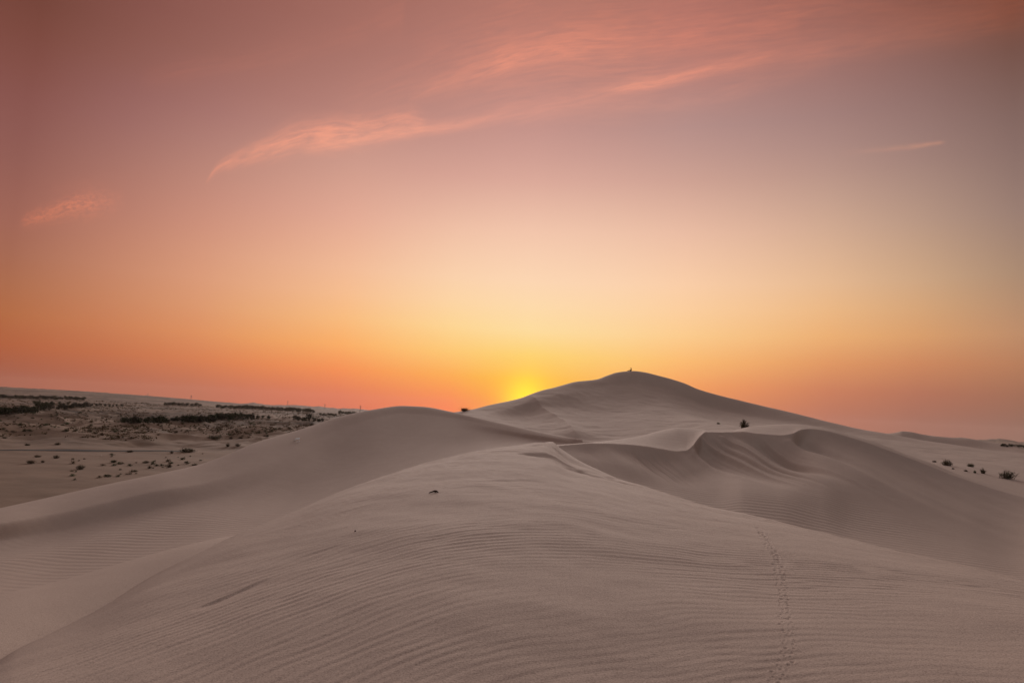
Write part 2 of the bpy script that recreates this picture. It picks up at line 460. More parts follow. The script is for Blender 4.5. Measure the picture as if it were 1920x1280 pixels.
# furrows and hollows left by sand avalanching down the slip face; they all run down the same fall line
fd = on_face(1440, 888) - on_face(1300, 815)
fd = fd / np.hypot(*fd)
sc = SX * (-fd[1]) + SY * fd[0]            # across the fall line
fl = SX * fd[0] + SY * fd[1]               # along it
scof = lambda px, py: float(np.dot(on_face(px, py), (-fd[1], fd[0])))
wob = .30 * perlin(fl * .15, sc * .12, 4)
scw = sc + wob
body_ = .16 * perlin(scw * .32, fl * .03, 21) + .10 * perlin(scw * .8, fl * .045 + 5, 22)
for px, py, dp, wd in ((1412, 828, -.55, .75), (1503, 828, -.5, .8), (1330, 862, -.5, .9), (1205, 850, -.2, .8), (1650, 880, -.12, 1.4), (1760, 920, -.16, 1.2),
                       (1380, 824, .22, .5), (1470, 822, .2, .55), (1300, 850, .25, .45), (1580, 860, .1, .8)):
    body_ = body_ + dp * np.exp(-((scw - scof(px, py)) / wd) ** 2)
bund = np.zeros_like(sc)
for px, py, wd, am in ((1250, 878, 1.1, 1), (1365, 845, 1.3, 1.9), (1450, 850, .8, 1.2)):
    bund = np.maximum(bund, am * np.exp(-((scw - scof(px, py)) / wd) ** 2))
body_ = body_ + (.05 + .95 * bund) * (.17 * perlin(scw * 1.5, fl * .04, 23) + .085 * perlin(scw * 3.6, fl * .06, 24) + .03 * perlin(scw * 8, fl * .1, 25))
inface = sstep(.1, 1.6, B[0] - RR) * sstep(.05, .62, (RR - Flow[0]) / np.maximum(B[0] - Flow[0], 1)) * (1 - .6 * sstep(R(22), R(27), AZG)[None, :])
Z4 = np.minimum(Zw, Zs + body_ * inface) - 30 * behind - 20 * sstep(ray(1032, 830)[0], ray(960, 830)[0], AZG)

# ---- the high dune
L3crest = line([(560, ('z', -12.5), 150), (700, ('z', -9), 150), (800, ('z', -4), 150), (848, 773.5, 150), (863, 771, 150), (872, 769, 150), (885, 767.4, 151), (915, 760, 155), (977, 746, 165), (995, 739, 167), (1015, 732, 170), (1040, 726, 175),
                (1080, 715.5, 184), (1119, 711, 194), (1137, 704.5, 198), (1156, 698.3, 202), (1175, 695.8, 205), (1190, 695.3, 206), (1208, 697.5, 206), (1231, 703, 205), (1280, 717, 202), (1311, 730, 199),
                (1406, 755, 192), (1488, 774, 184), (1559, 792, 176), (1615, 804.5, 170), (1665, 813, 165), (1736, 826, 158), (1807, 836, 150), (1877, 847, 145), (1920, 853, 142), (2100, 880, 130), (2600, 960, 110)])
L3up = line([(560, ('z', -12.6), 140), (800, ('z', -5), 140), (870, 776, 137.64), (915, 771, 141.0), (977, 758, 151.0), (1015, 745, 157.03), (1040, 738, 161.0), (1080, 731, 170.0), (1119, 729, 179.58), (1156, 722, 186.87), (1190, 720, 192.0), (1231, 727, 192.0), (1280, 744, 188.32), (1340, 766, 183.86), (1406, 781, 179.0), (1488, 794, 171.0), (1559, 806, 163.0), (1665, 824, 152.0), (1807, 847, 137.0), (1920, 862, 129.0), (2600, 975, 129.0)])
L3mid = line([(560, ('z', -12.8), 110), (800, ('z', -6), 110), (885, 784, 124.14), (977, 778, 142.0), (1040, 766, 147.0), (1080, 762, 152.0), (1140, 764, 156.0), (1190, 760, 160.0), (1231, 755, 168.0), (1280, 769, 161.1), (1340, 788, 148.0), (1406, 797, 140.19), (1488, 806, 135.95), (1559, 816, 131.0), (1665, 838, 118.48), (1736, 852, 108), (1807, 861, 104), (1920, 876, 98), (2600, 1000, 76)])
L3low = line([(560, ('z', -13), 80), (800, ('z', -6), 80), (885, 800, 101.56), (977, 802, 116.0), (1040, 798, 121.0), (1080, 795, 124.0), (1140, 793, 126.0), (1231, 784, 132.0), (1300, 788, 123.77), (1364, 797, 112.0), (1488, 815, 98.64), (1559, 828, 92.43), (1665, 850, 86), (1736, 862, 84), (1807, 873, 80), (1860, 886, 76), (1920, 899, 73), (2600, 1030, 56)])
L3foot = line([(560, ('z', -13), 66), (800, ('z', -6), 66), (885, 815, 86.14), (977, 822, 96.0), (1080, 826, 98.0), (1140, 824, 100.0), (1231, 812, 104.0), (1300, 812, 96.74), (1364, 812, 88.0), (1488, 830, 74.88), (1559, 846, 72), (1665, 872, 69), (1736, 884, 68), (1807, 899, 66), (1920, 928, 62), (2600, 1070, 48)])
Z3 = profile([L3foot, L3low, L3mid, L3up, L3crest], .004, .38, .2)
# a spur of loose sand running down its near side, and a shallow bowl
sp = np.array([(ray(990, 748)[0], 164), (ray(1003, 756)[0], 154), (ray(1022, 772)[0], 143), (ray(1042, 786)[0], 132), (ray(1058, 802)[0], 122), (ray(1078, 822)[0], 104)])
spa = np.interp(RG, sp[::-1, 1], sp[::-1, 0])[:, None]
dsp = (AZG[None, :] - spa) * RR
Z3 = Z3 + np.where(dsp < 0, np.exp(-np.abs(dsp) / 2.4), np.exp(-np.abs(dsp) / 3.6)) * .9 * sstep(96, 108, RR) * (1 - sstep(150, 166, RR))
Z3 = Z3 + (.22 * fbm(SX * .06 + 3, SY * .045, 4, 31) + .07 * fbm(SX * .35, SY * .25, 3, 35)) * sstep(75, 100, RR) * (1 - sstep(0, 30, RR - L3crest[0] + 22))
Z3 = Z3 - 40 * behind - 25 * sstep(R(50), R(60), np.abs(AZG))

# ---- a further dune at the right
L5crest = line([(1560, ('z', -8), 280), (1640, ('z', 0), 275), (1680, 810.6, 270), (1692, 808, 270), (1705, 809, 270), (1730, 814, 270), (1755, 817.5, 268), (1786, 820, 266), (1811, 821, 264), (1830, 824, 262), (1855, 828.5, 260), (1880, 832, 258), (1910, 840, 250), (2000, 858, 240), (2300, ('z', -10), 220)])
L5mid = line([(1560, ('z', -9), 252), (1680, 822, 257), (1786, 838, 254), (1920, 850, 242), (2300, ('z', -11), 222)])
L5foot = line([(1560, ('z', -9), 165), (1680, 836, 170), (1786, 850, 170), (1920, 862, 165), (2300, ('z', -11.5), 150)])
Z5 = profile([L5foot, L5mid, L5crest], .004, .3, .06)
Z5 = Z5 - 40 * (AZG < ray(1560, 800)[0]) - 40 * behind

# ---- the plain
hum = fbm(SX / 46 + 9, SY / 60, 5, 41, .5)
ridg = 1 - np.abs(fbm(SX / 75 + 2, SY / 110 + 4, 4, 51, .5)) * 1.7
amp = sstep(165, 230, RR) * (1 - .5 * sstep(500, 900, RR))
Z0p = -12 + .10 * fbm(SX / 12, SY / 12, 4, 61) * sstep(40, 70, RR) * (1 - .5 * sstep(300, 600, RR)) + amp * (1.2 * hum + 2.3 * np.clip(ridg, -.2, 1) - 1.4 + 1.5 * (np.clip(1 - 2 * np.abs(fbm(SX / 38 + 21, SY / 52 + 5, 3, 55)), -.3, 1) - .4) * sstep(190, 260, RR))
# low ridge of clean sand crossing behind the road, and distant rises
hill = 22 * np.exp(-((RR - 2600) / 700) ** 2) * sstep(R(-12), R(-33), AZG[None, :])
hill = hill + 16 * np.exp(-((RR - 3900) / 600) ** 2) * (.72 + .4 * fbm(np.degrees(AZG)[None, :] * .55 + RR * 0, RR * 0 + 3.3, 4, 71)) * sstep(R(-7), R(-14), AZG[None, :])
hill = hill + 34 * np.exp(-((RR - 5200) / 500) ** 2) * (.5 + .35 * fbm(np.degrees(AZG)[None, :] * .8, RR * 0 + 8.1, 3, 75)) * sstep(R(24), R(34), AZG[None, :])
Z0p = Z0p + hill + .002 * np.clip(RR - 700, 0, 1500) * sstep(R(-14), R(-36), AZG[None, :])

LAY = np.stack([Z1, Z2, Z4, Z3, Z5, Z0p])
LAB = LAY.argmax(0)
Z = LAY.max(0)
LAY = None
# soften the joins where one body of sand runs out on another
Z = np.where(LAB == 5, smax_(Z0p, np.maximum(np.maximum(Z2, Z3), Z5), .5), Z)
Z = np.where((LAB == 3), smax_(Z3, np.maximum(Z4, Z5), .3), Z)
Z = np.where((LAB == 1), smax_(Z2, Z0p, .5), Z)

# ---- wind ripples as real relief
dx, dy = SX - 2.0, SY + 1.0
kx = np.where(dx < 0, 1.45, .68)
wx, wy = perlin(SX * .22, SY * .22, 81), perlin(SX * .9, SY * .9, 82)
rho = np.sqrt((kx * dx) ** 2 + dy ** 2 + .01)
ph0 = np.log(.048 + .0130 * rho) / .0130
ph = ph0 + 1.1 * wx + .55 * wy + .20 * perlin(SX * 3.1, SY * 3.1, 83)
lam = .048 + .0130 * rho
ph2 = 1.37 * ph0 + 1.1 * perlin(SX * .5 + 8, SY * .5, 84) + .35 * perlin(SX * 1.7, SY * 1.7, 85)
mod = np.clip(.62 + .85 * perlin(SX * .42 + 4, SY * .42, 86) + .35 * perlin(SX * 1.6, SY * 1.6, 87), .05, 1.3)
mod2 = np.clip(.35 + .9 * perlin(SX * .5 + 14, SY * .5, 88), .0, 1.2)


rt = sstep(-1.0, 3.5, dx)
mod = mod * (.72 + .88 * rt); mod2 = mod2 * (1.0 + .6 * rt)
ph = ph + .5 * perlin(SX * 1.9 + 31, SY * 1.9, 183)
ph = ph + rt * (.55 * perlin(SX * 1.1 + 7, SY * 2.0, 181) + .35 * perlin(SX * 2.2 + 7, SY * 3.0, 182))


def rip(p):
    s = np.sin(2 * np.pi * p)
    return s + .22 * np.sin(4 * np.pi * p + .9)


vis = (.5 + .5 * sstep(3, 8, RR)) * (1 + .5 * sstep(8, 16, RR)) * sstep(.5, 2.0, RR)
relief = (.017 * lam * mod * rip(ph) + .018 * lam * mod2 * rip(ph2)) * vis
relief = relief + .02 * perlin(SX * .7, SY * .7, 89) + .006 * perlin(SX * 2.3, SY * 2.3, 90)
edge1 = np.where(RR > r1, np.exp(-((RR - r1) / .8)), 1)
Z = Z + np.where(LAB == 0, relief * edge1 * (Z1 > Zb - .3), 0)
# finer, longer-spaced ripples on the hollows of the other two dunes
p3 = (SX * .35 + SY * .94) / .42 + 1.6 * perlin(SX * .11, SY * .11, 91) + .35 * perlin(SX * .5, SY * .5, 92)
Z = Z + np.where(LAB == 1, .0065 * rip(p3) * sstep(3.5, -1.5, RR - L2band[0]) * np.clip(.7 + .8 * perlin(SX * .2, SY * .2, 93), 0, 1.2), 0)
p4 = (SX * .12 + SY * .99) / .42 + 1.2 * perlin(SX * .13, SY * .13, 94) + .3 * perlin(SX * .6, SY * .6, 95)
Z = Z + np.where(LAB == 2, .009 * rip(p4) * sstep(2.5, -1.5, RR - Flow[0] - .6) * np.clip(.75 + .8 * perlin(SX * .2, SY * .2, 96), 0, 1.2), 0)
p5 = (SY * .9 + SX * .3) / .9 + .9 * perlin(SX * .2, SY * .2, 97)
Z = Z + np.where((LAB == 2) & (Zw < Zs), .004 * rip(p5), 0)
# small scarps near the top of the first dune and the furrow at lower left
def scarp(a, b, depth, wid):
    """a short hollow with one steep edge between two photo points on the first dune"""
    global Z
    P = []
    for px, py in (a, b):
        az, t = ray(px, py)
        j = np.searchsorted(AZG, az)
        tt = Z1[:, j] / np.maximum(RG, .1)
        ok = (tt >= t) & (RG > 2.5)
        i = np.argmax(ok) if ok.any() else int(np.argmax(np.where(RG > 2.5, tt, -9)))
        P.append(np.array([math.sin(az) * RG[i], math.cos(az) * RG[i]]))
    d = P[1] - P[0]; L = np.hypot(*d); d /= L
    u = ((SX - P[0][0]) * d[0] + (SY - P[0][1]) * d[1]) / L
    v = (SX - P[0][0]) * (-d[1]) + (SY - P[0][1]) * d[0]
    s = np.clip(1 - np.abs(u * 2 - 1) ** 2.5, 0, 1)
    Z = Z - np.where(LAB == 0, depth * s * np.exp(-np.abs(v) / wid) * np.where(v > 0, 1 - sstep(0, .3 * wid, v), 1), 0)
for a, b, dp, wd in (((976, 852), (1042, 857), .11, 1.3), ((985, 837), (1028, 835), .04, .8), ((1045, 871), (1075, 876), .05, .7), ((1062, 879), (1108, 884), .055, .7), ((1135, 894), (1162, 898), .04, .6), ((355, 1145), (500, 1085), .02, .10), ((560, 1046), (640, 1020), .008, .1), ((900, 905), (1010, 900), .02, .7)):
    scarp(a, b, dp, wd)

# ---- trail of a small animal pressed into the near slope
def ground1(px, py):
    az, t = ray(px, py)
    j = min(np.searchsorted(AZG, az), NA - 1)
    tt = Z[:, j] / np.maximum(RG, .1)
    ok = (tt >= t) & (RG > 1.8)
    i = np.argmax(ok)
    return np.array([math.sin(az) * RG[i], math.cos(az) * RG[i], Z[i, j]])
TR = [(1440, 1296), (1452, 1275), (1466, 1258), (1474, 1240), (1478, 1220), (1479, 1200), (1478, 1180), (1476, 1160), (1473, 1135), (1468, 1110), (1463, 1085), (1459, 1060), (1456, 1045), (1448, 1030), (1436, 1012), (1426, 998), (1420, 988)]
tp = np.array([ground1(*p)[:2] for p in TR])
seg = np.concatenate([[0], np.cumsum(np.hypot(*np.diff(tp, axis=0).T))])
pr = []
s, side_ = 0.0, 1
while s < seg[-1]:
    x = np.interp(s, seg, tp[:, 0]); y = np.interp(s, seg, tp[:, 1])
    x2 = np.interp(min(s + .05, seg[-1]), seg, tp[:, 0]); y2 = np.interp(min(s + .05, seg[-1]), seg, tp[:, 1])
    d = np.array([x2 - x, y2 - y]); d = d / (np.hypot(*d) + 1e-9)
    for k in (-1, 1):
        o = .024 * k + random.gauss(0, .008)
        pr.append((x - d[1] * o + random.gauss(0, .008), y + d[0] * o + random.gauss(0, .008), random.uniform(.007, .0115)))
    s += random.uniform(.055, .085) * (1 + s * .03)
for x, y, rad in pr:
    rd = math.hypot(x, y); az = math.atan2(x, y)
    rad2 = max(rad, rd * .0018)
    i0, i1 = np.searchsorted(RG, rd - 3 * rad2), np.searchsorted(RG, rd + 3 * rad2)
    j0, j1 = np.searchsorted(AZG, az - 3 * rad2 / rd), np.searchsorted(AZG, az + 3 * rad2 / rd)
    q = ((SX[i0:i1, j0:j1] - x) ** 2 + (SY[i0:i1, j0:j1] - y) ** 2) / rad2 ** 2
    Z[i0:i1, j0:j1] += rad2 * .9 * (-1.0 * np.exp(-q) + .25 * np.exp(-(np.sqrt(q) - 1.6) ** 2 * 3))

Z = Z + EYE


def ground(az, r):
    """height of the ground at a bearing and distance"""
    j = int(np.clip(np.searchsorted(AZG, az) - 1, 0, NA - 2)); i = int(np.clip(np.searchsorted(RG, r) - 1, 0, NR - 2))
    a = (az - AZG[j]) / (AZG[j + 1] - AZG[j]); b = (r - RG[i]) / (RG[i + 1] - RG[i])
    return float((Z[i, j] * (1 - a) + Z[i, j + 1] * a) * (1 - b) + (Z[i + 1, j] * (1 - a) + Z[i + 1, j + 1] * a) * b)


def hit(px, py, rmin=2.0, rmax=8000.0):
    """the first ground point on the sight line of a photo pixel: position, distance"""
    az, t = ray(px, py)
    j = min(np.searchsorted(AZG, az), NA - 1)
    tt = (Z[:, j] - EYE) / np.maximum(RG, .1)
    ok = (tt >= t) & (RG > rmin) & (RG < rmax)
    if not ok.any():
        i = int(np.argmax(np.where((RG > rmin) & (RG < rmax), tt, -9)))
    else:
        i = int(np.argmax(ok))
    r = RG[i]
    return Vector((math.sin(az) * r, math.cos(az) * r, Z[i, j])), r


# ------------------------------------------------------------------ materials
def material(name):
    m = bpy.data.materials.new(name); m.use_nodes = True
    nt = NT(m.node_tree)
    bs = m.node_tree.nodes['Principled BSDF']
    bs.inputs['Specular IOR Level'].default_value = .15
    bs.inputs['Roughness'].default_value = .95
    return m, nt, bs


def sand_material(name, c1, c2, grain=1.0, scrub=False):
    m, t, b = material(name)
    g = t.n('ShaderNodeNewGeometry')
    P = g.outputs['Position']
    big = t.noise(P, .09, 5, .6)
    mid = t.noise(P, 1.3, 5, .6)
    col = t.mix(t.remap(big, .3, .7), (*c1, 1), (*c2, 1))
    col = t.mix(t.remap(mid, .35, .75, 0, .35), col, (c1[0] * .86, c1[1] * .84, c1[2] * .84, 1))
    sp = t.noise(P, 95.0, 2, .7)
    col = t.mix(t.remap(sp, .5, .72, 0, .8 * grain), col, (c1[0] * .55, c1[1] * .52, c1[2] * .5, 1))
    col = t.mix(t.remap(sp, .5, .3, 0, .4 * grain), col, (min(c2[0] * 1.35, 1), c2[1] * 1.33, c2[2] * 1.3, 1))
    if scrub:
        # low dry scrub and stony ground in drifts, thin near the eye
        sc1 = t.noise(P, .0065, 6, .62, .6)
        sc2 = t.noise(P, .14, 4, .7)
        sc3 = t.noise(P, .55, 3, .7)
        f = t.m('MULTIPLY', t.remap(sc1, .45, .55, .08, 1.0), t.m('MULTIPLY_ADD', t.m('MAXIMUM', t.remap(sc2, .46, .58), t.remap(sc3, .54, .62)), .6, .35))
        ln = t.n('ShaderNodeVectorMath', operation='LENGTH'); t.t.links.new(P, ln.inputs[0])
        f = t.m('MULTIPLY', f, t.remap(ln.outputs['Value'], 110, 420, .25, 1.0))
        col = t.mix(f, col, (.055, .040, .030, 1))
    t.put(b.inputs['Base Color'], col)
    bp = t.n('ShaderNodeBump'); bp.inputs['Strength'].default_value = .35 * grain; bp.inputs['Distance'].default_value = .012
    t.put(bp.inputs['Height'], t.m('ADD', t.noise(P, 60.0, 3, .7), t.m('MULTIPLY', t.noise(P, 7.0, 4, .65), .9)))
    t.put(b.inputs['Normal'], bp.outputs[0])
    return m


def plain_material(name, c, var=.3, scale=3.0):
    m, t, b = material(name)
    g = t.n('ShaderNodeNewGeometry')
    n = t.noise(g.outputs['Position'], scale, 4, .6)
    t.put(b.inputs['Base Color'], t.mix(t.remap(n, .3, .7), tuple(x * (1 - var) for x in c) + (1,), tuple(min(1, x * (1 + var)) for x in c) + (1,)))
    return m


M_SAND = sand_material('pale_sand', (.39, .300, .245), (.44, .345, .285))
M_PLAIN = sand_material('plain_sand', (.160, .106, .072), (.235, .158, .108), .6, True)
M_ROAD = plain_material('asphalt', (.028, .026, .025), .25, .8)
M_LEAF = [plain_material('shrub_leaf', (.105, .095, .052), .4, 2.0), plain_material('dry_shrub_leaf', (.15, .108, .064), .4, 2.0), plain_material('green_shrub_leaf', (.125, .14, .075), .4, 2.0)]
M_STEM = plain_material('dry_stem', (.12, .085, .06), .3, 4.0)
M_CROWN = [plain_material('tree_leaf', (.040, .042, .026), .4, .7), plain_material('tree_leaf_green', (.048, .056, .028), .4, .7)]
M_TRUNK = plain_material('bark', (.07, .05, .036), .3, 2.0)
M_STEEL = plain_material('galvanised_steel', (.22, .21, .20), .15, .4)
M_WHITE = plain_material('white_paint', (.78, .75, .70), .06, .4)
M_PAPER = plain_material('white_paper', (.80, .78, .74), .06, 9.0)
M_WOOD = plain_material('dark_driftwood', (.060, .038, .028), .35, 30.0)
M_CLOTH = plain_material('dark_cloth', (.022, .018, .020), .25, 12.0)
M_SKIN = plain_material('skin', (.34, .20, .14), .1, 12.0)
M_HAIR = plain_material('dark_hair', (.014, .010, .009), .2, 30.0)


# ------------------------------------------------------------------ object helpers
def mesh_obj(name, verts, faces, mat, parent=None, smooth=False):
    me = bpy.data.meshes.new(name)
    me.from_pydata([tuple(v) for v in verts], [], faces)
    me.materials.append(mat)
    if smooth: me.polygons.foreach_set('use_smooth', [True] * len(me.polygons))
    me.update()
    o = bpy.data.objects.new(name, me)
    COL.objects.link(o)
    if parent is not None: o.parent = parent
    return o


def tag(o, label=None, cat=None, group=None, kind=None):
    if label: o['label'] = label
    if cat: o['category'] = cat
    if group: o['group'] = group
    if kind: o['kind'] = kind
    return o


def empty(name, loc, rz=0.0):
    o = bpy.data.objects.new(name, None); COL.objects.link(o)
    o.location = loc; o.rotation_euler = (0, 0, rz); o.empty_display_size = .2
    return o


def copy_tree(o, parent=None):
    c = o.copy(); COL.objects.link(c)
    if parent is not None: c.parent = parent
    for ch in list(o.children): copy_tree(ch, c)
    return c


# ---- terrain meshes, one per dune
lab_f = LAB[:-1, :-1]
names = ['sand_dune', 'sand_dune', 'sand_dune', 'sand_dune', 'sand_dune', 'desert_plain']
labels = ['rippled pale sand dune in the foreground with a line of tiny animal tracks', 'smooth rounded sand dune rising at the left of the middle distance',
          'sand dune with a furrowed slip face beside the foreground dune', 'highest sand dune with a person resting on its summit',
          'low far sand dune behind the right shoulder of the high dune', 'flat sandy desert plain with scrub reaching to the horizon']
PX = np.stack([SX, SY, Z], -1).reshape(-1, 3).astype(np.float32)
idx = np.arange(NR * NA).reshape(NR, NA)
q = np.stack([idx[:-1, :-1], idx[:-1, 1:], idx[1:, 1:], idx[1:, :-1]], -1)      # seen from above: clockwise bearing
q = q[..., ::-1]
# close the ring behind the camera
ring = np.stack([idx[:-1, -1], idx[:-1, 0], idx[1:, 0], idx[1:, -1]], -1)[:, ::-1]
for L in range(6):
    f = q[lab_f == L].reshape(-1, 4)
    f = np.concatenate([f, ring[LAB[:-1, -1] == L]])
    if not len(f): continue
    used = np.unique(f)
    mp = np.full(NR * NA, -1, np.int64); mp[used] = np.arange(len(used))
    f = mp[f].astype(np.int32)
    me = bpy.data.meshes.new(names[L])
    me.vertices.add(len(used)); me.vertices.foreach_set('co', PX[used].ravel())
    me.loops.add(f.size); me.loops.foreach_set('vertex_index', f.ravel())
    me.polygons.add(len(f)); me.polygons.foreach_set('loop_start', np.arange(0, f.size, 4, dtype=np.int32))
    me.polygons.foreach_set('use_smooth', np.ones(len(f), bool))
    me.materials.append(M_PLAIN if L == 5 else M_SAND)
    me.update(calc_edges=True)
    o = bpy.data.objects.new(names[L], me); COL.objects.link(o)
    tag(o, labels[L], 'dune' if L < 5 else 'plain', None, 'structure')

# ---- road across the plain
rp = []
for px in range(-420, 352, 6):
    py = np.interp(px, [-420, 0, 100, 200, 335, 352], [846, 843.2, 843.4, 844.2, 846.2, 846.6])
    az, t = ray(px, float(py))
    r = -12.0 / t
    rp.append((az, r))
vs, fs = [], []
for az, r in rp:
    for k in (-2.3, -1.2, 0, 1.2, 2.3):
        r2 = r + k
        vs.append((math.sin(az) * r2, math.cos(az) * r2, ground(az, r2) + .07))
for i in range(len(rp) - 1):
    for k in range(4):
        a = i * 5 + k
        fs.append((a, a + 1, a + 6, a + 5))
tag(mesh_obj('road', vs, fs, M_ROAD, None, True), 'narrow dark asphalt road across the sandy plain', 'road', None, 'structure')


# ------------------------------------------------------------------ plants
def blade(vs, fs, base, tip, wid, bend=.15):
    base, tip = Vector(base), Vector(tip)
    d = (tip - base)
    s = d.cross(Vector((random.gauss(0, 1), random.gauss(0, 1), random.gauss(0, 1))))
    s = s.normalized() * wid if s.length > 1e-6 else Vector((wid, 0, 0))
    mid = base + d * .55 + Vector((0, 0, bend * d.length))
    n = len(vs)
    vs += [base - s, base + s, mid + s * .8, mid - s * .8, tip]
    fs += [(n, n + 1, n + 2, n + 3), (n + 3, n + 2, n + 4)]


def leaf(vs, fs, p, size):
    a = Vector((random.gauss(0, 1), random.gauss(0, 1), random.gauss(0, .6)))
    a.normalize()
    b = a.cross(Vector((random.gauss(0, 1), random.gauss(0, 1), random.gauss(0, 1)))).normalized()
    n = len(vs); p = Vector(p)
    vs += [p - a * size, p + b * size * .5, p + a * size, p - b * size * .5]
    fs.append((n, n + 1, n + 2, n + 3))


def shrub_meshes(width, height, nstem, nleaf, lsize, spiky=.5, lopsided=0.0):
    """stems fanning out of the base, and leaves along them: two lists of geometry"""
    sv, sf, lv, lf = [], [], [], []
    for k in range(nstem):
        a = random.uniform(0, 2 * math.pi); e = random.random() ** .6
        h = height * (1 - .55 * e * e) * random.uniform(.6, 1.0 + .25 * spiky)
        x = math.cos(a) * width * .5 * e + lopsided * random.random() * width; y = math.sin(a) * width * .5 * e
        b0 = Vector((math.cos(a) * width * .34 * random.random() * e + lopsided * (x - 0) * .6, math.sin(a) * width * .34 * random.random() * e, -.05))
        tip = Vector((x, y, max(h, .05)))
        blade(sv, sf, b0, tip, .006 + .010 * width)
        m = max(1, nleaf // nstem)
        for i in range(m):
            u = random.uniform(.25, .97)
            p = b0.lerp(tip, u) + Vector((0, 0, .12 * height * (1 - u)))
            p += Vector((random.gauss(0, .06), random.gauss(0, .06), random.gauss(0, .05))) * width
            p.z = max(p.z, .02)
            leaf(lv, lf, p, lsize * random.uniform(.6, 1.3))
    return (sv, sf), (lv, lf)


def big_shrub(loc, width, height, label, leafm=0, nstem=60, nleaf=420, spiky=.5, lop=0.0, group=None, rz=0, name='desert_shrub', lsize=None):
    root = empty(name, loc, rz)
    (sv, sf), (lv, lf) = shrub_meshes(width, height, nstem, nleaf, lsize or (.028 * width + .012), spiky, lop)
    mesh_obj('stem', sv, sf, M_STEM, root)
    mesh_obj('foliage', lv, lf, M_LEAF[leafm], root)
    return tag(root, label, 'shrub', group)


def px2m(n, r, px):
    """n photo pixels at horizontal distance r and photo column px, in metres"""
    return n * r * math.cos(math.atan((px - 960) / F)) / F


# (photo x, base y, width px, height px, rmin, leaf material, spiky, label)
SPECIAL = [
    (1395, 802, 22, 17, 52, 0, 1.0, 'bushy dark shrub with upright twigs behind the furrowed dune crest'),
    (1347, 795, 8, 3.5, 60, 2, .5, 'tiny grey green tuft on bare sand beside the bushy twiggy shrub'),
    (871, 770.5, 24, 6, 120, 1, 1.6, 'twiggy reddish shrub on the skyline at the foot of the glowing ridge'),
    (1776, 873, 23, 13, 58, 0, .4, 'dense dark rounded shrub, biggest of those just over the right dune crest'),
    (1752, 866.5, 8, 4, 58, 0, .3, 'low dark tuft close to the dense rounded shrub on the right sand flat'),
    (1787, 880, 5, 3, 56, 0, .3, 'very small dark sprig below the dense rounded shrub'),
    (1820, 875, 15, 8, 56, 2, .5, 'flat topped green shrub leaning over, between the rounded shrub and the spreading one'),
    (1811, 884, 7, 4, 56, 1, .4, 'small brown tuft below the flat topped green shrub'),
    (1828, 887.5, 6, 6, 56, 2, .8, 'small upright green sprig beside the spiky dark clump on the sand flat'),
    (1843, 888.5, 12, 11, 56, 0, 1.0, 'spiky upright dark clump beside the large spreading shrub'),
    (1884, 897, 44, 19, 54, 2, .8, 'large spreading green shrub with feathery top at the far right sand flat'),
    (105, 859, 15, 8, 60, 0, .4, 'dark mounded shrub just below the road'),
    (150, 880, 18, 11, 60, 0, .5, 'dark pointed shrub alone on the smooth near sand of the plain'),
    (57, 869, 19, 8, 60, 1, .8, 'straggling reddish shrub below the road'),
    (80, 867, 9, 5, 60, 1, .7, 'small reddish tuft next to the straggling reddish shrub'),
    (70, 857, 14, 5, 60, 1, .7, 'thin dry shrub between the road and the straggling reddish shrub'),
    (51, 835, 12, 5, 60, 0, .3, 'low domed shrub above the road, near its bare stretch'),
    (108, 834, 13, 6, 60, 1, .5, 'brown domed shrub above the road'),
    (8, 821.5, 11, 4, 60, 0, .3, 'flat dark shrub at the edge of the clean sand above the road'),
    (244, 847.5, 14, 5, 60, 0, .3, 'flat dark shrub touching the lower edge of the road'),
    (322, 850, 8, 6, 60, 0, .8, 'small upright dark shrub near the end of the road'),
    (350, 847.5, 34, 9, 60, 0, .2, 'wide dark shrub heaped on its own sand mound at the end of the road'),
    (403, 823, 34, 8, 60, 0, .4, 'long dark thicket at the foot of the pale speckled slope'),
    (433, 823, 9, 6, 60, 0, .4, 'round dark bush next to the long dark thicket'),
    (451, 822.5, 11, 4, 60, 0, .3, 'flat dark bush between the long thicket and the rounded dune'),
    (501, 819, 9, 6, 60, 0, .4, 'dark bush where the speckled slope meets the rounded dune'),
    (427, 837, 11, 8, 60, 1, .7, 'brown twiggy bush on the sand below the long thicket'),
    (446, 836, 12, 6, 60, 1, .5, 'low brown bush beside the brown twiggy bush'),
    (330, 811, 10, 5, 60, 0, .4, 'dark bush on the shadowed side of the sand ridge'),
    (274, 868, 15, 5, 60, 0, .3, 'dark spreading shrub on the plain below the middle of the road'),
    (280, 878, 9, 6, 60, 1, .6, 'brown tuft below the dark spreading shrub'),
    (318, 876, 10, 6, 60, 1, .7, 'brown spiky tuft close to the rounded dune'),
    (213, 867, 15, 6, 60, 2, .6, 'grey green loose shrub on the plain below the road'),
    (200, 892, 11, 3, 60, 0, .2, 'flat dark mat of scrub on the near sand of the plain'),
    (365, 872, 13, 4, 60, 0, .3, 'dark mat of scrub right against the edge of the rounded dune'),
    (584, 797, 13, 5, 62, 0, .3, 'dark thicket cut by the flank of the rounded dune'),
]
for px, py, wp, hp, rmin, lm, spk, lab in SPECIAL:
    p, r = hit(px, py, rmin)
    wd, ht = px2m(wp, r, px), px2m(hp, r, px) * .88
    lop = .5 if 'spreading green' in lab else 0
    big_shrub(p, wd * (.7 if lop else 1), ht, lab, lm, 90, 360, spk, lop, rz=(-.5 if lop else random.uniform(0, 6)) if not lop else -.2)

